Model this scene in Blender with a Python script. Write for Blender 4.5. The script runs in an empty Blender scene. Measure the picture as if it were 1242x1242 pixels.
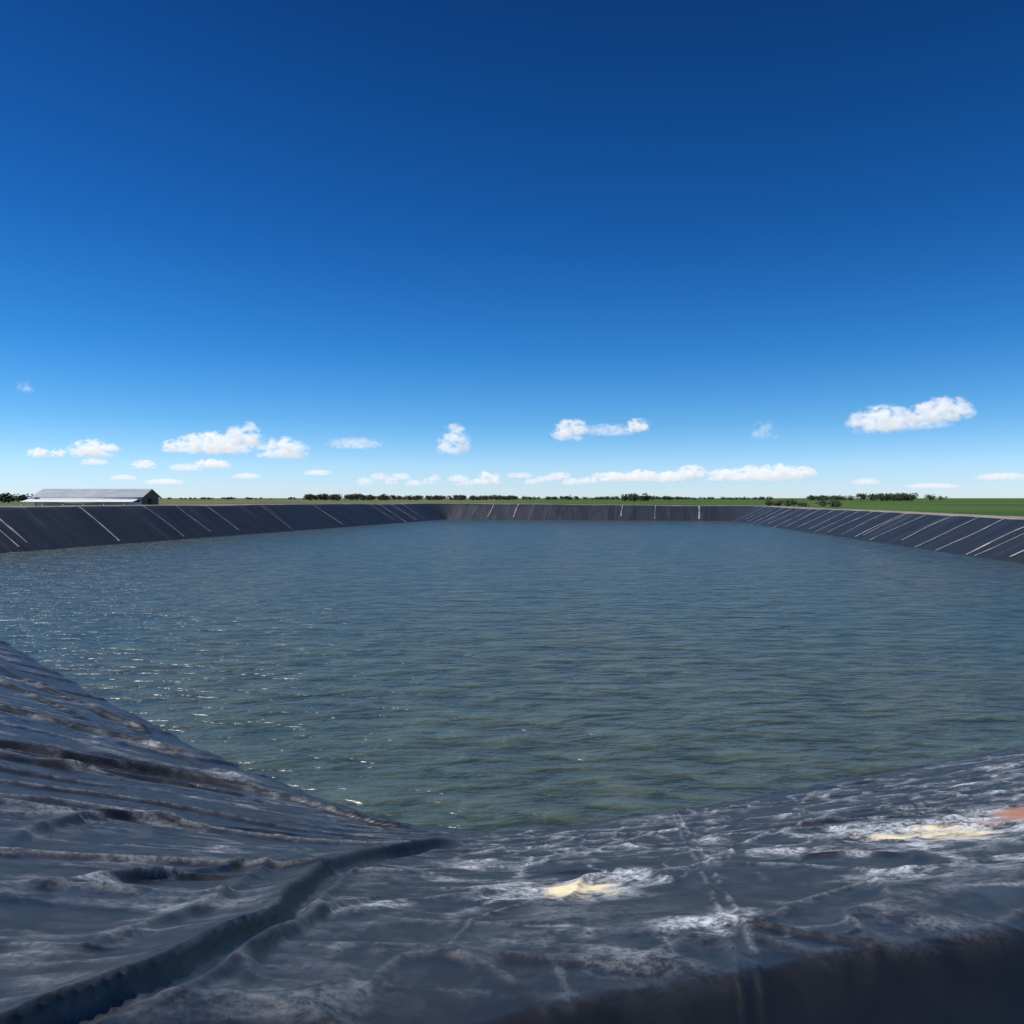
import bpy, math, random, bmesh
import numpy as np
from mathutils import Vector
random.seed(7); np.random.seed(7)
scene=bpy.context.scene
EYE=4.0
# ------------------------------------------------------------ helpers
def new_obj(name,me,parent=None):
    o=bpy.data.objects.new(name,me); scene.collection.objects.link(o)
    if parent: o.parent=parent
    return o
def mesh_np(name,V,F,mat=None,smooth=True):
    me=bpy.data.meshes.new(name)
    V=np.asarray(V,dtype=np.float32); F=np.asarray(F,dtype=np.int32)
    n=F.shape[1]
    me.vertices.add(len(V)); me.vertices.foreach_set('co',V.ravel())
    me.loops.add(F.size); me.loops.foreach_set('vertex_index',F.ravel())
    me.polygons.add(len(F)); me.polygons.foreach_set('loop_start',np.arange(0,F.size,n,dtype=np.int32))
    me.update(calc_edges=True); me.validate()
    if smooth: me.polygons.foreach_set('use_smooth',np.ones(len(me.polygons),dtype=bool))
    if mat: me.materials.append(mat)
    return me
def attr(me,name,vals):
    a=me.attributes.new(name,'FLOAT','POINT'); a.data.foreach_set('value',np.asarray(vals,dtype=np.float32))
def h2(ix,iy,seed):
    ix=ix.astype(np.int64); iy=iy.astype(np.int64)
    n=(ix*374761393+iy*668265263+seed*1442695041)&0xffffffff
    n=((n^(n>>13))*1274126177)&0xffffffff
    n=((n^(n>>16))*2246822519)&0xffffffff
    n=n^(n>>15)
    return (n&0xffffff)/float(0xffffff)
def vn(x,y,seed=0):
    xi=np.floor(x); yi=np.floor(y); fx=x-xi; fy=y-yi
    fx=fx*fx*fx*(fx*(fx*6-15)+10); fy=fy*fy*fy*(fy*(fy*6-15)+10)
    a=h2(xi,yi,seed);b=h2(xi+1,yi,seed);c=h2(xi,yi+1,seed);d=h2(xi+1,yi+1,seed)
    return (a*(1-fx)+b*fx)*(1-fy)+(c*(1-fx)+d*fx)*fy
def fbm(x,y,seed=0,o=4):
    s=0;a=.5;t=0
    for i in range(o):
        s=s+a*vn(x*2**i+17.3*i,y*2**i-9.1*i,seed+i);t+=a;a*=.5
    return s/t
def ridged(x,y,seed=0,o=3,p=2.0):
    s=0;a=.5;t=0
    for i in range(o):
        s=s+a*(1-np.abs(2*vn(x*2**i+7.7*i,y*2**i+3.1*i,seed+i)-1))**p;t+=a;a*=.5
    return s/t
def crease(x,y,seed,w=.09):
    # smooth sheet with thin soft creases where the noise crosses its mean
    v=fbm(x,y,seed,2)-.5
    return np.exp(-np.abs(v/w)**1.5)
def sstep(a,b,x):
    t=np.clip((x-a)/(b-a),0,1); return t*t*(3-2*t)

# ------------------------------------------------------------ pond outline  (x,y,crest height)
P=[(-0.3,8.75,2.4),(0.8,8.98,2.4),(1.86,9.33,2.4),(3.0,9.7,2.4),(4.3,10.26,2.4),(5.8,10.9,2.4),(8.1,11.8,2.4),
   (28,20,2.4),(31,24,2.4),(31.2,47,2.45),(38.2,129,2.5),
   (-12.2,138.5,2.9),(-37,54,3.3),(-38,46,3.3),(-34,40,3.1),(-14.3,20.7,2.8),
   (-8.1,14.6,2.6),(-5,11.7,2.5),(-2.76,9.9,2.4),(-1.2,8.98,2.4)]
PA=np.array(P)
def sdist(X,Y):
    best=np.full(X.shape,1e9); inside=np.zeros(X.shape,bool); n=len(P)
    for i in range(n):
        x0,y0=PA[i,:2]; x1,y1=PA[(i+1)%n,:2]
        dx,dy=x1-x0,y1-y0; t=np.clip(((X-x0)*dx+(Y-y0)*dy)/(dx*dx+dy*dy),0,1)
        d=np.hypot(X-x0-t*dx,Y-y0-t*dy); best=np.minimum(best,d)
        c=((y0>Y)!=(y1>Y))
        xi=(x1-x0)*(Y-y0)/((y1-y0) if y1!=y0 else 1e-9)+x0
        inside^=(c&(X<xi))
    return np.where(inside,-best,best)
def ycrest(X):
    return np.interp(X,[-6,-3,-2,-.7,0,.35,.65,.9,1.1,1.4,1.9,14],[-1,.6,1.0,1.66,2.08,2.24,2.32,2.38,2.42,2.47,2.58,6.6])
def base_z(X,Y,d):
    z=.385*d
    cap=np.where(X>0,2.42,2.42+.75*sstep(0,-2.5,X))
    k=.12
    z=-k*np.log(np.exp(-np.clip(z,-5,5)/k)+np.exp(-cap/k))
    s=ycrest(X)+.08*(fbm(X*1.3,X*0,201,2)-.5)-Y
    z=z-.85*sstep(-.24,.50,s)
    z=z-1.4*sstep(9.0,10.5,d)
    return z
FOLD={
'1':[(-0.18,7.92),(-0.86,6.40),(-1.13,5.08),(-1.14,4.08),(-1.05,3.26),(-1.09,2.64),(-1.18,2.26),(-1.27,1.90),(-1.35,1.5)],
'2':[(-2.91,3.96),(-3.30,4.94),(-3.35,5.58),(-3.21,6.00),(-2.81,6.30),(-2.12,6.14)],
'3':[(-6.08,8.04),(-5.67,8.22),(-4.66,8.72),(-3.67,9.14),(-2.74,9.10),(-1.81,8.52),(-0.82,8.12)],
'4':[(-8.02,10.60),(-7.48,10.84),(-6.37,11.00),(-5.12,10.94),(-4.50,10.78)],
'5':[(-12.09,15.98),(-10.29,14.92),(-8.40,13.72),(-6.74,12.62),(-5.59,11.68)],
'6':[(-5.45,11.12),(-3.44,9.64),(-2.21,9.00),(-1.11,8.22)],
'7':[(-2.28,3.30),(-2.10,3.78),(-1.76,4.40),(-1.48,5.10)],
'8':[(-0.83,2.06),(-0.91,2.80),(-0.86,3.5),(-.57,4.2)],
'9':[(-.11,4.93),(.53,4.87),(.96,4.15),(1.05,3.4)],
'10':[(1.39,4.48),(1.98,4.7),(2.3,4.33),(2.35,3.4)],
'11':[(1.97,6.84),(2.65,6.3),(3.73,6.74),(5.43,7.87)],
'12':[(-3.85,5.57),(-3.16,6.04),(-2.37,6.64),(-1.52,6.84)],
'13':[(-2.2,3.2),(-2.12,3.6),(-1.9,4.08),(-1.37,4.25)],
}
STAIN=[(.32,4.15),(3.0,5.1),(3.67,5.5),(.82,3.08),(2.75,5.77),(1.88,4.93),(2.0,3.76),(-.1,4.3),(-1.92,4.1),(-2.0,3.7),(-.63,3.75),(.58,4.42)]

# ------------------------------------------------------------ node helpers
def mat_new(name):
    m=bpy.data.materials.new(name); m.use_nodes=True
    nt=m.node_tree; b=nt.nodes['Principled BSDF']; return m,nt,b
def N(nt,t,**k):
    n=nt.nodes.new(t)
    for a,v in k.items():
        if a in n.inputs.keys(): n.inputs[a].default_value=v
        else: setattr(n,a,v)
    return n
def ramp(nt,src,stops):
    r=nt.nodes.new('ShaderNodeValToRGB'); e=r.color_ramp.elements
    while len(e)<len(stops): e.new(.5)
    for i,(p,c) in enumerate(stops):
        e[i].position=p; e[i].color=(*c,1) if not isinstance(c,(int,float)) else (c,c,c,1)
    nt.links.new(src,r.inputs[0]); return r
def mix(nt,f,a,b,bt='MIX'):
    m=nt.nodes.new('ShaderNodeMix'); m.data_type='RGBA'; m.blend_type=bt
    for s,i in ((f,0),(a,6),(b,7)):
        if hasattr(s,'is_output'): nt.links.new(s,m.inputs[i])
        else: m.inputs[i].default_value=s if i==0 else (*s,1)
    return m.outputs[2]
def mth(nt,op,a,b=None,clamp=False):
    m=nt.nodes.new('ShaderNodeMath'); m.operation=op; m.use_clamp=clamp
    for i,s in enumerate((a,b)):
        if s is None: continue
        if hasattr(s,'is_output'): nt.links.new(s,m.inputs[i])
        else: m.inputs[i].default_value=s
    return m.outputs[0]

# ------------------------------------------------------------ materials
def liner_material():
    m,nt,b=mat_new('hdpe_liner'); L=nt.links
    geo=N(nt,'ShaderNodeNewGeometry')
    dust_sheen=N(nt,'ShaderNodeAttribute',attribute_name='dust_sheen'); sand=N(nt,'ShaderNodeAttribute',attribute_name='sand')
    soil=N(nt,'ShaderNodeAttribute',attribute_name='soil'); fa=N(nt,'ShaderNodeAttribute',attribute_name='film')
    n1=N(nt,'ShaderNodeTexNoise',Scale=1.3,Detail=8.0,Roughness=.6); L.new(geo.outputs['Position'],n1.inputs['Vector'])
    n2=N(nt,'ShaderNodeTexNoise',Scale=34.0,Detail=8.0,Roughness=.75); L.new(geo.outputs['Position'],n2.inputs['Vector'])
    n3=N(nt,'ShaderNodeTexNoise',Scale=6.0,Detail=12.0,Roughness=.72,Distortion=.3); L.new(geo.outputs['Position'],n3.inputs['Vector'])
    base=ramp(nt,n1.outputs[0],[(.3,(.007,.008,.011)),(.7,(.020,.023,.028))])
    film=ramp(nt,n3.outputs[0],[(.46,0.),(.74,.32)])
    c=mix(nt,mth(nt,'MULTIPLY',film.outputs[0],fa.outputs['Fac']),base.outputs[0],(.12,.13,.145))
    br=ramp(nt,n2.outputs[0],[(.40,0.2),(.56,1.0)]); br3=ramp(nt,n3.outputs[0],[(.40,.10),(.53,1.)])
    c=mix(nt,mth(nt,'MULTIPLY',mth(nt,'MULTIPLY',dust_sheen.outputs['Fac'],br.outputs[0]),br3.outputs[0],True),c,(.52,.555,.60))
    c=mix(nt,mth(nt,'MULTIPLY',sand.outputs['Fac'],ramp(nt,n3.outputs[0],[(.36,.25),(.54,1.)]).outputs[0],True),c,(.82,.69,.42))
    c=mix(nt,soil.outputs['Fac'],c,(.36,.17,.11))
    L.new(c,b.inputs['Base Color'])
    rg=ramp(nt,n1.outputs[0],[(.3,.32),(.7,.50)]); 
    L.new(mth(nt,'ADD',rg.outputs[0],mth(nt,'MULTIPLY',dust_sheen.outputs['Fac'],.35),True),b.inputs['Roughness'])
    b.inputs['Specular IOR Level'].default_value=.45
    bm=N(nt,'ShaderNodeBump',Strength=.14,Distance=.012); L.new(n2.outputs[0],bm.inputs['Height'])
    L.new(bm.outputs[0],b.inputs['Normal'])
    return m
def bank_material():
    m,nt,b=mat_new('hdpe_liner_bank'); L=nt.links
    uv=N(nt,'ShaderNodeUVMap'); mp=N(nt,'ShaderNodeMapping'); mp.inputs['Scale'].default_value=(1,.12,1)
    L.new(uv.outputs[0],mp.inputs[0])
    n1=N(nt,'ShaderNodeTexNoise',Scale=.75,Detail=8.0,Roughness=.65); L.new(mp.outputs[0],n1.inputs['Vector'])
    n2=N(nt,'ShaderNodeTexNoise',Scale=.12,Detail=3.0); L.new(uv.outputs[0],n2.inputs['Vector'])
    base=ramp(nt,n1.outputs[0],[(.3,(.006,.009,.016)),(.58,(.018,.024,.034)),(.8,(.09,.095,.105))])
    c=mix(nt,mth(nt,'MULTIPLY',n2.outputs[0],.5),base.outputs[0],(.020,.026,.037))
    L.new(c,b.inputs['Base Color']); b.inputs['Roughness'].default_value=.48
    b.inputs['Specular IOR Level'].default_value=.4
    bm=N(nt,'ShaderNodeBump',Strength=.6,Distance=.25); L.new(n1.outputs[0],bm.inputs['Height']); L.new(bm.outputs[0],b.inputs['Normal'])
    return m
def simple(name,c1,c2,scale=3,rough=.8,bump=0):
    m,nt,b=mat_new(name); geo=N(nt,'ShaderNodeNewGeometry')
    n=N(nt,'ShaderNodeTexNoise',Scale=scale,Detail=6.0,Roughness=.6); nt.links.new(geo.outputs['Position'],n.inputs['Vector'])
    r=ramp(nt,n.outputs[0],[(.3,c1),(.7,c2)]); nt.links.new(r.outputs[0],b.inputs['Base Color']); b.inputs['Roughness'].default_value=rough
    if bump:
        bm=N(nt,'ShaderNodeBump',Strength=.6,Distance=bump); nt.links.new(n.outputs[0],bm.inputs['Height']); nt.links.new(bm.outputs[0],b.inputs['Normal'])
    return m
M_liner=liner_material(); M_bank=bank_material()
M_seam=simple('dusty_weld_seam',(.12,.125,.13),(.42,.42,.41),.9,.8)
def water_material():
    m,nt,b=mat_new('pond_water_surface'); L=nt.links
    geo=N(nt,'ShaderNodeNewGeometry')
    n0=N(nt,'ShaderNodeTexNoise',Scale=.07,Detail=3.0); L.new(geo.outputs['Position'],n0.inputs['Vector'])
    c=ramp(nt,n0.outputs[0],[(.35,(.044,.068,.062)),(.65,(.057,.070,.055))])
    b.inputs['Roughness'].default_value=.27; b.inputs['IOR'].default_value=1.33
    def wave(sx,sy,rot,sc,det,rough=.55):
        mp=N(nt,'ShaderNodeMapping'); mp.inputs['Scale'].default_value=(sx,sy,1); mp.inputs['Rotation'].default_value=(0,0,rot)
        L.new(geo.outputs['Position'],mp.inputs[0])
        n=N(nt,'ShaderNodeTexNoise',Scale=sc,Detail=det,Roughness=rough,Distortion=.4); L.new(mp.outputs[0],n.inputs['Vector']); return n.outputs[0]
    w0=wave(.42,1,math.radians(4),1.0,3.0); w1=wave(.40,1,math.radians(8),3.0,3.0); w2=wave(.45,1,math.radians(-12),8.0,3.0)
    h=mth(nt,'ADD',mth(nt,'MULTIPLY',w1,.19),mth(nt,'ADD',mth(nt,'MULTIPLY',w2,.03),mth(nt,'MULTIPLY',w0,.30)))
    crest=ramp(nt,mth(nt,'ADD',mth(nt,'MULTIPLY',w1,.65),mth(nt,'MULTIPLY',w0,.35)),[(.40,(.56,.61,.66)),(.60,(1.45,1.44,1.40))])  # crests lightened, troughs darkened in the colour, imitating light passing through the waves
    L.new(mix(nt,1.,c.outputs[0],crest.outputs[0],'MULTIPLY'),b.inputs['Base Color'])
    bm=N(nt,'ShaderNodeBump',Strength=1.0,Distance=1.0); L.new(h,bm.inputs['Height']); L.new(bm.outputs[0],b.inputs['Normal'])
    return m
M_water=water_material()
def ground_material():
    m,nt,b=mat_new('farmland'); L=nt.links
    geo=N(nt,'ShaderNodeNewGeometry'); sx=N(nt,'ShaderNodeSeparateXYZ'); L.new(geo.outputs['Position'],sx.inputs[0])
    off=N(nt,'ShaderNodeAttribute',attribute_name='off')
    n=N(nt,'ShaderNodeTexNoise',Scale=.9,Detail=8.0,Roughness=.7); L.new(geo.outputs['Position'],n.inputs['Vector'])
    nb=N(nt,'ShaderNodeTexNoise',Scale=.012,Detail=4.0); L.new(geo.outputs['Position'],nb.inputs['Vector'])
    soil=ramp(nt,n.outputs[0],[(.3,(.17,.14,.11)),(.7,(.33,.29,.24))])
    green=ramp(nt,nb.outputs[0],[(.35,(.045,.085,.018)),(.65,(.075,.13,.03))])
    olive=ramp(nt,nb.outputs[0],[(.4,(.07,.10,.035)),(.6,(.17,.16,.08))])
    f=mix(nt,mth(nt,'MULTIPLY_ADD',sx.outputs[0],.02,True),olive.outputs[0],green.outputs[0])
    k=mth(nt,'MULTIPLY',mth(nt,'SUBTRACT',mth(nt,'ADD',off.outputs['Fac'],mth(nt,'MULTIPLY',n.outputs[0],3.)),12.),.4,True)
    L.new(mix(nt,k,soil.outputs[0],f),b.inputs['Base Color']); b.inputs['Roughness'].default_value=.95
    b.inputs['Specular IOR Level'].default_value=.1
    bm=N(nt,'ShaderNodeBump',Strength=.6,Distance=.08); L.new(n.outputs[0],bm.inputs['Height']); L.new(bm.outputs[0],b.inputs['Normal'])
    return m
M_ground=ground_material()

# ------------------------------------------------------------ near liner patch
def spaced(lo,hi,c,s0,g):
    out=[c]; x=c
    while x<hi: x+=s0+g*abs(x-c); out.append(x)
    x=c; neg=[]
    while x>lo: x-=s0+g*abs(x-c); neg.append(x)
    return np.array(neg[::-1]+out)
xs=spaced(-18,14,0,.011,.0045); ys=spaced(1.0,25,2.4,.009,.0045)
X,Y=np.meshgrid(xs,ys); d=sdist(X,Y)
Z=base_z(X,Y,d)
def fold(Zh,pts,h,w,steep=.6,groove=.15,side=1,taper=.15,vary=1.,w_end=1.,back=1.6,sharp=1.8):
    pts=np.asarray(pts,float); q=np.vstack([2*pts[0]-pts[1],pts,2*pts[-1]-pts[-2]]); D=[]
    for i in range(1,len(q)-2):
        for t in np.linspace(0,1,9)[:-1]:
            D.append(.5*((2*q[i])+(-q[i-1]+q[i+1])*t+(2*q[i-1]-5*q[i]+4*q[i+1]-q[i+2])*t*t+(-q[i-1]+3*q[i]-3*q[i+1]+q[i+2])*t**3))
    D.append(pts[-1]); D=np.array(D); r=w*max(5,back*2.5)
    m=(X>D[:,0].min()-r)&(X<D[:,0].max()+r)&(Y>D[:,1].min()-r)&(Y<D[:,1].max()+r)
    x=X[m]+.16*(fbm(X[m]*1.1,Y[m]*1.1,91,2)-.5); y=Y[m]+.16*(fbm(X[m]*1.1,Y[m]*1.1,95,2)-.5)
    best=np.full(x.shape,1e9); sg=np.zeros_like(x); pr=np.zeros_like(x)
    n=len(D)-1
    for i in range(n):
        x0,y0=D[i]; dx,dy=D[i+1]-D[i]; t=np.clip(((x-x0)*dx+(y-y0)*dy)/(dx*dx+dy*dy+1e-12),0,1)
        dd=np.hypot(x-x0-t*dx,y-y0-t*dy); s=np.sign(dx*(y-y0)-dy*(x-x0)); u=dd<best
        best[u]=dd[u]; sg[u]=s[u]; pr[u]=(i+t[u])/n
    sd=best*sg*side
    tp=sstep(0,taper,pr)*sstep(1,1-taper,pr)
    wv=w*(.75+.5*vn(x*.8,y*.8,57))*(1+(w_end-1)*pr)
    ww=np.where(sd>0,wv*steep,wv*back)
    prof=h*(1+(w_end-1)*pr)*np.exp(-np.abs(sd/ww)**sharp)-groove*h*np.exp(-((sd-wv*1.2)/(wv*.7))**2)
    Zh[m]+=prof*tp*(1+vary*(vn(x*.9,y*.9,55)-.5)*.8)
H=np.zeros_like(Z)
F=FOLD
left=sstep(.6,-.8,X+(8.75-Y)*.12)
a=math.radians(14); U=X*math.cos(a)+Y*math.sin(a); W=-X*math.sin(a)+Y*math.cos(a)
W=W+.7*(fbm(X*.35,Y*.35,3,2)-.5)+.12*(fbm(X*1.1,Y*1.1,4,2)-.5)
cre=crease(U*.28,W*1.15,11,.065); cre2=crease(U*.5,W*2.6,14,.07); am=sstep(.3,.6,fbm(X*.5,Y*.7,17,2))
am0=sstep(.25,.55,fbm(X*.4,Y*.5,18,2))
cre3=crease(U*1.1+.3*W,W*3.8,19,.05)*sstep(.4,.6,fbm(X*.9,Y*.9,20,2))
fx=np.interp(Y,[1.5,2.3,3.3,4.1,5.1,6.4,7.9],[-1.3,-1.18,-1.05,-1.14,-1.13,-.86,-.18]); nf1=1-.75*np.exp(-((X-fx-.02)/.14)**2)
H+=left*nf1*(.045*am0*cre+.018*am*cre2+.010*cre3)
a2=math.radians(-12); U2=X*math.cos(a2)+Y*math.sin(a2); W2=-X*math.sin(a2)+Y*math.cos(a2)
W2=W2+.9*(fbm(X*.6,Y*.6,5,2)-.5)
cr2=crease(U2*.5,W2*1.5,31,.05); cr3=crease(X*1.0+.6*Y,Y*.9-.5*X,41,.030); cr4=crease(X*1.1-.7*Y,Y*.6+.9*X,47,.030)
cr5=crease(X*2.1+.4*Y,Y*2.3-.5*X,51,.04)*sstep(.42,.6,fbm(X*1.1,Y*1.1,53,2))
lip=.15+.85*sstep(-.05,.5,Y-ycrest(X))
am3=sstep(.35,.6,fbm(X*.7,Y*.7,49,2))
H+=(1-left)*lip*(.026*cr2+.018*cr3+.018*am3*cr4+.010*cr5)
H+=.05*(fbm(X*.6,Y*.6,71,2)-.5)+.02*(fbm(X*1.6,Y*1.6,73,2)-.5)
fold(H,F['1'],.082,.085,side=1,groove=.30,taper=.12,steep=.34,w_end=.55,back=2.8,sharp=1.25)
fold(H,[(x+.17,y+.02) for x,y in F['1'][1:8]],.024,.045,side=1,taper=.3,sharp=1.3)
fold(H,[(x-.36,y+.05) for x,y in F['1'][1:7]],.026,.06,side=1,taper=.3,sharp=1.3)
fold(H,F['2'],.045,.06,side=-1,taper=.3,groove=.05)
fold(H,F['3'],.075,.062,side=-1,taper=.1,back=2.2,sharp=1.4)
fold(H,[(x+.1,y-.55) for x,y in F['3'][:5]],.038,.055,side=-1,taper=.2)
fold(H,F['4'],.065,.075,side=-1,back=2.2,sharp=1.4)
fold(H,F['5'],.065,.09,side=-1,back=2.2,sharp=1.4)
fold(H,[(x+.2,y-1.0) for x,y in F['5'][:4]],.045,.08,side=-1)
fold(H,F['6'],.04,.07,side=-1)
fold(H,F['7'],.025,.040,side=-1,taper=.3)
fold(H,F['8'],.022,.040,side=-1,taper=.3)
fold(H,F['9'],.022,.040,side=-1,taper=.3)
fold(H,F['10'],.024,.045,side=-1,taper=.3)
fold(H,F['11'],.024,.055,side=-1,taper=.3)
fold(H,F['12'],.032,.050,side=-1,taper=.3)
fold(H,F['13'],.025,.040,side=-1,taper=.3)
def segd(x0,y0,x1,y1):
    dx,dy=x1-x0,y1-y0; t=np.clip(((X-x0)*dx+(Y-y0)*dy)/(dx*dx+dy*dy),0,1)
    return np.hypot(X-x0-t*dx,Y-y0-t*dy)
sm=segd(2.05,9.3,.66,1.6)
H+=.010*np.exp(-((sm-.035)/.012)**2)
Z=Z+H*np.where(d>0,1,.6)
def blob(x,y,r,ex=1,rot=0,seed=1):
    c,s=math.cos(rot),math.sin(rot); dx=(X-x); dy=(Y-y); a_=(dx*c+dy*s)/ex; b_=-dx*s+dy*c
    q=np.hypot(a_,b_)/r+ 1.7*(fbm(X*5,Y*5,seed,5)-.5)
    return sstep(1.2,.3,q)
sp=STAIN
dust_sheen=np.zeros_like(X)
streak=ridged(U2*1.6,W2*3.2,81,4,3.0); streak2=ridged(X*2.5,Y*2.5,85,4,4.0)
up=.35+.65*sstep(2.7,4.2,Y)
patch=sstep(.42,.66,fbm(X*.8,Y*.8,88))
dust_sheen+=up*(.9*(1-left)*sstep(.40,.85,streak)*patch+.8*(1-left)*sstep(.40,.85,streak2)*sstep(.38,.6,fbm(X*1.1,Y*1.1,89)))
dust_sheen+=up*(1-left)*(.35*cr2**2+.55*cr3**2+.45*am3*cr4**2+.4*cr5**2)*(.4+fbm(X*2,Y*2,66))
ls=ridged(U*.8,W*4.2,83,4,3.0)
dust_sheen+=left*.60*sstep(.45,.9,ls)*sstep(.42,.62,fbm(X*.7,Y*.7,87))+left*nf1*(.42*am0*cre**3+.30*am*cre2**3+.3*cre3**3)*(.3+fbm(X*2,Y*2,86))  # dust streaks, plus crease tops lightened to imitate sheen on the wrinkles
for (i,r,am_) in [(0,.38,.9),(1,.6,.8),(2,.5,.6),(3,.16,1.),(4,.30,.9),(5,.22,.7),(6,.2,.5),(7,.2,.6),(8,.10,.9),(9,.12,.7),(10,.12,.6),(11,.2,.7)]:
    dust_sheen+=am_*blob(sp[i][0],sp[i][1],r,1.5,.2,100+i)
dust_sheen+=.3*np.exp(-((sm-.035)/.012)**2)*(fbm(X*5,Y*5,7)>.45)
dust_sheen*=sstep(.05,.7,d)*sstep(.1,.5,Y-ycrest(X))
film=.05+.95*sstep(.1,.6,Y-ycrest(X))
sand=blob(sp[0][0],sp[0][1],.26,.9,.3,130)+blob(sp[1][0],sp[1][1],.28,1.1,.9,131)+.8*blob(sp[1][0]-.35,sp[1][1]+.1,.12,1.3,.9,134)
soil=blob(sp[2][0]+.15,sp[2][1],.30,1.6,.6,132)
rows,cols=X.shape
idx=np.arange(rows*cols).reshape(rows,cols)
keep=(d>-2.5)&(d<10.4)
kf=keep[:-1,:-1]&keep[1:,:-1]&keep[:-1,1:]&keep[1:,1:]
Fq=np.stack([idx[:-1,:-1][kf],idx[:-1,1:][kf],idx[1:,1:][kf],idx[1:,:-1][kf]],1)
used=np.unique(Fq); rm=np.full(rows*cols,-1); rm[used]=np.arange(len(used))
V=np.stack([X.ravel(),Y.ravel(),Z.ravel()],1)[used]
me=mesh_np('pond_liner',V,rm[Fq],M_liner)
for nm_,arr in (('dust_sheen',dust_sheen),('sand',sand),('soil',soil),('film',film)): attr(me,nm_,np.clip(arr.ravel()[used],0,1))
liner=new_obj('pond_liner',me)

# ------------------------------------------------------------ perimeter resample
pts=[];n=len(P)
for i in range(n):
    a_=PA[i]; b_=PA[(i+1)%n]; L_=np.hypot(*(b_-a_)[:2]); k=max(1,int(L_/.5))
    for j in range(k): pts.append(a_+(b_-a_)*j/k)
pts=np.array(pts); m=len(pts)
tan=np.roll(pts[:,:2],-2,0)-np.roll(pts[:,:2],2,0); tan/=np.linalg.norm(tan,axis=1)[:,None]
nor=np.stack([tan[:,1],-tan[:,0]],1)
for _ in range(3):
    nor=(np.roll(nor,1,0)+nor+np.roll(nor,-1,0)); nor/=np.linalg.norm(nor,axis=1)[:,None]
seg=np.linalg.norm(np.roll(pts[:,:2],-1,0)-pts[:,:2],axis=1); S=np.concatenate([[0],np.cumsum(seg)[:-1]])
hb=pts[:,2]+.12*(vn(S*.12,S*0,9)-.5)
tt=np.array([-2.5,-.5,0,.4,.8,1.3,1.8,2.4,3.0,3.6,4.2,4.7,5.0,5.2,5.4,5.8])
prof=np.interp(tt,[-2.5,0,4.9,5.2,5.4,5.8],[-.48,0,.965,1.0,1.0,.93])
Vs=[];uvs=[]
for j,(t,p) in enumerate(zip(tt,prof)):
    wr=(.12*(fbm(S*.9,S*0+t*.25,21)-.5)+.16*(ridged(S*.35+t*.06,S*0+t*.1,23,2,2)-.4))*(1 if 0<=t<5 else .3)
    xy=pts[:,:2]+nor*(t+.15*(fbm(S*.5,S*0,25)[:,None]-.5))
    Vs.append(np.column_stack([xy,p*hb+wr])); uvs.append(np.column_stack([S,np.full(m,t)]))
Vs=np.concatenate(Vs); uvs=np.concatenate(uvs); J=len(tt)
inpatch=(pts[:,0]>-16.5)&(pts[:,0]<12.5)&(pts[:,1]<23.5)
Fs=[]
for i in range(m):
    k=(i+1)%m
    if inpatch[i] and inpatch[k]: continue
    for j in range(J-1): Fs.append((j*m+i,(j+1)*m+i,(j+1)*m+k,j*m+k))
Fs=np.array(Fs)
me=mesh_np('bank_lining',Vs,Fs,M_bank)
uvl=me.uv_layers.new(name='UVMap'); li=np.empty(len(me.loops),dtype=np.int32); me.loops.foreach_get('vertex_index',li)
uvl.data.foreach_set('uv',uvs[li].astype(np.float32).ravel())
new_obj('bank_lining',me,liner)
SV=[];SF=[]
s=0;rng=random.Random(8)
while s<S[-1]:
    s+=rng.uniform(3.4,4.8) if rng.random()>.15 else rng.uniform(.8,1.4)
    i=min(int(np.searchsorted(S,s)),m-1)
    if inpatch[i]: continue
    x,y=pts[i,:2]
    far=y>129
    if far and rng.random()<.6: continue
    leftb=x<-12 and y<137; rightb=x>30
    if leftb and rng.random()<(.2 if y>112 or y<60 else .65): continue
    wd=(rng.uniform(.06,.11) if rightb else rng.uniform(.04,.09))*(1.2 if y>100 else 1)
    t0=rng.choice([0,.4,.8] if rightb else [0,.4,.8,1.3]); t1=rng.choice([5.4,5.4,5.0]); js=[j for j in range(J) if t0<=tt[j]<=t1]
    sh=rng.uniform(-.4,.4); bow=rng.uniform(-.2,.2)
    b0=len(SV)
    for j in js:
        v=Vs[j*m+i]; g=tan[i]; o=sh*(tt[j]/5)+bow*math.sin(tt[j]/5*math.pi); wj=wd*rng.uniform(.6,1.2)
        for sg in (-1,1): SV.append((v[0]+g[0]*(o+sg*wj),v[1]+g[1]*(o+sg*wj),v[2]+.05))
    for q in range(len(js)-1): SF.append((b0+2*q,b0+2*q+1,b0+2*q+3,b0+2*q+2))
me=mesh_np('weld_seams',SV,SF,M_seam,False); new_obj('weld_seams',me,liner)

# ------------------------------------------------------------ water
me=bpy.data.meshes.new('pond_water')
ring=[(pts[i,0]+nor[i,0]*.9,pts[i,1]+nor[i,1]*.9,0) for i in range(0,m,4)]
me.from_pydata(ring,[],[tuple(range(len(ring)))]); me.materials.append(M_water); new_obj('pond_water',me)

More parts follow.
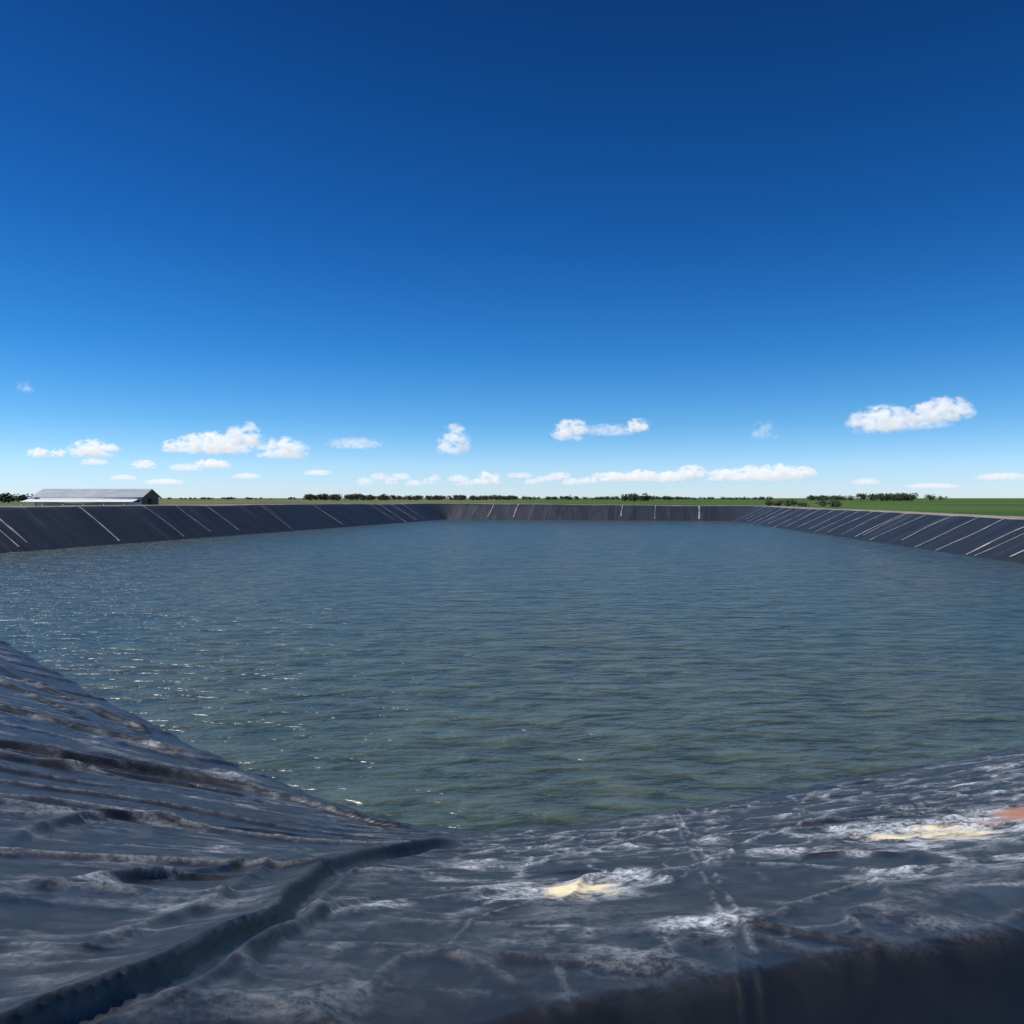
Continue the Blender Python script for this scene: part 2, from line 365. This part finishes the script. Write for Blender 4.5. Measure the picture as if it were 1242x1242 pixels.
# ------------------------------------------------------------ ground, one sheet with the pond hole
near=(pts[:,1]<26)&(pts[:,0]>-20)&(pts[:,0]<20)
nf=near.astype(float)
for _ in range(12): nf=(np.roll(nf,1)+nf+np.roll(nf,-1))/3
cz=hb*(1-nf)+1.92*nf
C=np.array([0,75.]); rings=[];offs=[]
for t,dz in [(5.55,-.35),(5.7,-.02),(6.3,.06),(8,.05),(9.5,0)]:
    rings.append(np.column_stack([pts[:,:2]+nor*t,cz+dz+.06*(vn(S*.8,S*0+t,33)-.5)-(nf*.25 if t<5.6 else 0)])); offs.append(t)
r0=pts[:,:2]+nor*13.5; rings.append(np.column_stack([r0,np.full(m,1.2)])); offs.append(13.5)
ang=np.arctan2(r0[:,1]-C[1],r0[:,0]-C[0]); rad=np.hypot(*(r0-C).T)
ang=np.unwrap(ang)
for R in (120,220,500,1200,4000,14000):
    tgt=C+np.column_stack([np.cos(ang),np.sin(ang)])*np.maximum(R,rad[:,None]+10)
    rings.append(np.column_stack([tgt,np.full(m,1.2)])); offs.append(R)
G=np.concatenate(rings); GF=[]
for j in range(len(rings)-1):
    for i in range(m):
        k=(i+1)%m; GF.append((j*m+i,(j+1)*m+i,(j+1)*m+k,j*m+k))
me=mesh_np('ground',G,GF,M_ground); attr(me,'off',np.repeat(offs,m)); new_obj('ground',me)

# ------------------------------------------------------------ distant trees
M_leaf=simple('tree_foliage',(.022,.038,.018),(.055,.085,.035),.25,.9)
M_trunk=simple('tree_bark',(.06,.045,.03),(.12,.09,.07),2,.9)
def tree_row(name,items,seed):
    rg=random.Random(seed); V=[];Fc=[];TV=[];TF=[]
    for (x,y,h,r) in items:
        zb=1.15; k=7
        for lv,(hh,rr) in enumerate([(0,.05*h),(.45*h,.03*h),(.75*h,.012*h)]):
            for a in range(5): TV.append((x+math.cos(a*1.2566)*rr,y+math.sin(a*1.2566)*rr,zb+hh))
        b0=len(TV)-15
        for lv in range(2):
            for a in range(5): TF.append((b0+lv*5+a,b0+lv*5+(a+1)%5,b0+lv*5+5+(a+1)%5,b0+lv*5+5+a))
        lobes=[(rg.gauss(0,.42)*r,rg.gauss(0,.42)*r,h*rg.uniform(.30,.82),r*rg.uniform(.35,.6)) for _ in range(k)]
        for _ in range(190):
            lx,ly,lz,lr=rg.choice(lobes); u=Vector((rg.gauss(0,1),rg.gauss(0,1),rg.gauss(0,.8))); u.normalize(); u*=lr*rg.uniform(.6,1.05)
            c=Vector((x+lx+u.x,y+ly+u.y,zb+max(lz+u.z*.8,.12*h))); s_=r*rg.uniform(.07,.15)
            a=Vector((rg.gauss(0,1),rg.gauss(0,1),rg.gauss(0,1))).normalized(); b=a.orthogonal().normalized()
            q=len(V); V+= [tuple(c+a*s_),tuple(c+b*s_),tuple(c-a*s_),tuple(c-b*s_)]; Fc.append((q,q+1,q+2,q+3))
    e=bpy.data.objects.new(name,None); scene.collection.objects.link(e)
    new_obj('foliage',mesh_np('foliage',V,Fc,M_leaf,False),e); new_obj('trunks',mesh_np('trunks',TV,TF,M_trunk),e)
rg=random.Random(5)
def span(u0,u1,Dm,cnt,h0,h1):
    return [((u-621)/900*dd,dd,rg.uniform(h0,h1),rg.uniform(.45,.7)*h1) for u,dd in [(rg.uniform(u0,u1),Dm*rg.uniform(.95,1.1)) for _ in range(cnt)]]
tree_row('distant_tree_row',span(375,470,850,50,5,8.5)+span(460,620,950,90,4.5,7.5),1)
tree_row('distant_tree_row',span(755,790,620,12,4,8)+span(600,830,1100,90,4,7)+span(790,940,1100,50,3.5,5.5),2)
tree_row('distant_tree_row',span(1040,1108,700,40,6,8),3)
tree_row('distant_tree_row',span(980,1035,800,28,5,6.5)+span(1125,1142,650,3,5,7),4)
tree_row('distant_tree_row',span(-60,30,420,22,4,6.5)+span(190,370,1300,34,3,5),6)
tree_row('roadside_shrub',span(932,1020,230,20,1.4,2.6),5)

# ------------------------------------------------------------ shed
def boxm(name,x0,x1,y0,y1,z0,z1,mat,par):
    v=[(x,y,z) for z in (z0,z1) for y in (y0,y1) for x in (x0,x1)]
    f=[(0,2,3,1),(4,5,7,6),(0,1,5,4),(2,6,7,3),(0,4,6,2),(1,3,7,5)]
    return new_obj(name,mesh_np(name,v,f,mat,False),par)
M_white=simple('white_painted_wall',(.62,.63,.64),(.76,.77,.78),.6,.6)
M_roof=simple('galvanised_roof',(.24,.27,.31),(.36,.39,.43),.4,.6)
M_brown=simple('brown_gable_cladding',(.10,.08,.07),(.17,.14,.12),1,.8)
M_dark=simple('dark_opening',(.015,.015,.018),(.03,.03,.035),1,.7)
shed=bpy.data.objects.new('farm_shed',None); scene.collection.objects.link(shed)
Lx=21;Dp=8;he=2.7;hr=4.3
boxm('walls',-Lx/2,Lx/2-.2,0,Dp,0,he,M_white,shed)
v=[(-Lx/2-.5,-.6,he-.1),(Lx/2+.3,-.6,he-.1),(Lx/2+.3,Dp/2,hr),(-Lx/2-.5,Dp/2,hr),(-Lx/2-.5,Dp+.6,he-.1),(Lx/2+.3,Dp+.6,he-.1)]
v+=[(a,b,c+.14) for a,b,c in v]
f=[(6,7,8,9),(9,8,11,10),(0,3,2,1),(3,4,5,2),(0,1,7,6),(4,10,11,5),(0,6,9,3),(3,9,10,4),(1,2,8,7),(2,5,11,8)]
me=bpy.data.meshes.new('roof'); me.from_pydata(v,[],f); me.materials.append(M_roof); new_obj('roof',me,shed)
for sx_,nm in ((Lx/2-.19,'gable_end'),(-Lx/2,'gable_end_rear')):
    v=[(sx_,0,0),(sx_,Dp,0),(sx_,Dp,he),(sx_,Dp/2,hr-.05),(sx_,0,he)]; v+=[(a+.19,b,c) for a,b,c in v]
    f=[(0,1,2,3,4),(9,8,7,6,5),(0,5,6,1),(1,6,7,2),(2,7,8,3),(3,8,9,4),(4,9,5,0)]
    me=bpy.data.meshes.new(nm); me.from_pydata(v,[],f); me.materials.append(M_brown); new_obj(nm,me,shed)
for i in range(8): boxm('ventilation_opening_%d'%i,-Lx/2+1.0+i*2.5,-Lx/2+3.0+i*2.5,-.03,.02,he-.95,he-.45,M_dark,shed)
boxm('door',Lx/2+.0,Lx/2+.03,Dp/2-1.6,Dp/2+1.6,0,2.4,M_dark,shed)
v=[(-Lx/2-1,-3.4,1.7),(Lx/2-.6,-3.4,1.7),(Lx/2-.6,-.05,2.3),(-Lx/2-1,-.05,2.3)]; v+=[(a,b,c+.1) for a,b,c in v]
f=[(3,2,1,0),(4,5,6,7),(0,1,5,4),(1,2,6,5),(2,3,7,6),(3,0,4,7)]
me=bpy.data.meshes.new('canopy'); me.from_pydata(v,[],f); me.materials.append(M_white); new_obj('canopy',me,shed)
for i in range(6): boxm('canopy_post_%d'%i,-Lx/2-.8+i*3.9,-Lx/2-.65+i*3.9,-3.3,-3.15,0,1.7,M_white,shed)
shed.location=(-85.5,150,1.45); shed.rotation_euler=(0,0,math.radians(4))

# ------------------------------------------------------------ clouds
def cloud_mat(name,asp,dens,seed,thr,freq):
    m=bpy.data.materials.new(name); m.use_nodes=True; nt=m.node_tree; nt.nodes.clear(); L=nt.links
    out=N(nt,'ShaderNodeOutputMaterial'); tc=N(nt,'ShaderNodeTexCoord')
    mp=N(nt,'ShaderNodeMapping'); mp.inputs['Scale'].default_value=(asp,asp,1); mp.inputs['Location'].default_value=(seed*3.7,seed*1.3,seed*2.1)
    L.new(tc.outputs['Object'],mp.inputs[0])
    n=N(nt,'ShaderNodeTexNoise',Scale=freq,Detail=6.0,Roughness=.65); L.new(mp.outputs[0],n.inputs['Vector'])
    ln=N(nt,'ShaderNodeVectorMath',operation='LENGTH'); L.new(tc.outputs['Object'],ln.inputs[0])
    sp_=N(nt,'ShaderNodeSeparateXYZ'); L.new(tc.outputs['Object'],sp_.inputs[0])
    r2=mth(nt,'MULTIPLY',ln.outputs['Value'],ln.outputs['Value'])
    a=mth(nt,'MULTIPLY',mth(nt,'SUBTRACT',1.0,r2),1.0)
    bb=mth(nt,'MULTIPLY',mth(nt,'SUBTRACT',n.outputs[0],thr),8.0)
    c=mth(nt,'MULTIPLY',mth(nt,'ADD',a,bb),1.3,True)
    edge=mth(nt,'MULTIPLY',mth(nt,'SUBTRACT',1.0,r2),2.5,True)
    flat=mth(nt,'MULTIPLY',mth(nt,'ADD',sp_.outputs[2],.55),3.5,True)
    dn=mth(nt,'MULTIPLY',mth(nt,'MULTIPLY',mth(nt,'MULTIPLY',c,edge),flat),dens)
    vs=N(nt,'ShaderNodeVolumePrincipled'); L.new(dn,vs.inputs['Density'])
    vs.inputs['Color'].default_value=(1,1,1,1); vs.inputs['Anisotropy'].default_value=.1
    L.new(mth(nt,'MULTIPLY',dn,.44),vs.inputs['Emission Strength']); vs.inputs['Emission Color'].default_value=(.93,.97,1,1)  # added self-glow, stands in for light scattered repeatedly inside the cloud
    L.new(vs.outputs[0],out.inputs['Volume']); m.cycles.volume_step_rate=.3
    return m
def cloud(u,v,w,h,dens=1.,thr=.575,freq=2.2,i=[0]):
    i[0]+=1; D=min(540*900/(604-v),20000)
    sx_=w/900*D/2*1.35; sz=h/900*D/2*1.5
    me=bpy.data.meshes.new('cloud'); bm=bmesh.new(); bmesh.ops.create_icosphere(bm,subdivisions=3,radius=1.0)
    for vt in bm.verts:
        if vt.co.z<-.6: vt.co.z=-.6
    bm.to_mesh(me); bm.free()
    o=new_obj('cloud',me); o.location=((u-621)/900*D,D,4+(604-v)/900*D); o.scale=(sx_,sx_*.8,sz)
    me.materials.append(cloud_mat('cloud_vapour_%d'%i[0],sx_/sz*.7,dens*6.5/(sz*2),i[0],thr,freq))
for c in [(48,551,24,12),(72,551,16,12),(114,547,50,22),(212,543,28,16),(262,541,80,26),(298,531,38,30),(343,547,52,26),
          (175,565,24,11),(258,564,38,11),(551,538,38,34),(693,525,42,26),(773,518,26,16),(1068,513,66,32),(1141,501,60,30),
          (592,582,26,17)]: cloud(*c)
for c in [(745,580,32,12),(778,579,40,14),(812,580,34,13),(838,575,34,17),(880,578,38,15),(910,577,42,19),(945,576,46,21),(974,575,28,15)]: cloud(*c,thr=.56)
for c in [(32,471,18,16),(926,525,34,24),(738,523,60,14),(1110,515,70,16),(430,539,60,14)]: cloud(*c,dens=.14)
cr=random.Random(14)
for k in range(22): cloud(450+k*14+cr.uniform(-8,8),cr.uniform(576,589),cr.uniform(12,24),cr.uniform(7,11),dens=.36,thr=.56)
for c in [(225,568,34,9),(115,561,28,9),(1215,579,50,9),(1050,585,30,8),(150,580,26,7),(300,578,30,7),(385,574,30,7),(200,585,40,7),(1130,590,50,6)]: cloud(*c,dens=.3,thr=.56)

# ------------------------------------------------------------ world, sun
EL=math.radians(60); AZ=math.radians(-86)   # azimuth from +Y toward +X
w=bpy.data.worlds.new('World'); scene.world=w; w.use_nodes=True; nt=w.node_tree
bg=nt.nodes['Background']; sky=nt.nodes.new('ShaderNodeTexSky'); sky.sky_type='NISHITA'; sky.sun_disc=False
sky.sun_elevation=EL; sky.sun_rotation=AZ; sky.altitude=800; sky.air_density=1.0; sky.dust_density=.1; sky.ozone_density=3.0
hs=N(nt,'ShaderNodeHueSaturation',Saturation=1.25,Value=1.0); nt.links.new(sky.outputs[0],hs.inputs['Color'])
tc=N(nt,'ShaderNodeTexCoord'); sx=N(nt,'ShaderNodeSeparateXYZ'); nt.links.new(tc.outputs['Generated'],sx.inputs[0])
gr=ramp(nt,sx.outputs[2],[(0,(.86,1.08,1.70)),(.04,(.84,1.08,1.50)),(.10,(.52,.93,1.26)),(.19,(.27,.76,1.13)),(.32,(.15,.57,.92)),(.55,(.10,.33,.58)),(.8,(.12,.36,.58))])
g2=mix(nt,1.0,hs.outputs[0],gr.outputs[0],'MULTIPLY')
nt.links.new(g2,bg.inputs['Color']); bg.inputs['Strength'].default_value=.1
sl=bpy.data.lights.new('sun','SUN'); sl.energy=4.6; sl.angle=math.radians(.5); sl.color=(1,.97,.93)
so=bpy.data.objects.new('sun',sl); scene.collection.objects.link(so)
sd=Vector((math.sin(AZ)*math.cos(EL),math.cos(AZ)*math.cos(EL),math.sin(EL)))
so.rotation_euler=sd.to_track_quat('Z','Y').to_euler()
# ------------------------------------------------------------ camera
cd=bpy.data.cameras.new('camera'); cd.sensor_width=36; cd.lens=36*900/1242; cd.clip_start=.05; cd.clip_end=80000
co=bpy.data.objects.new('camera',cd); scene.collection.objects.link(co); co.location=(0,0,EYE)
co.rotation_euler=(math.radians(90-1.08),0,0); scene.camera=co
scene.view_settings.view_transform='Standard'; scene.view_settings.look='None'; scene.view_settings.exposure=0
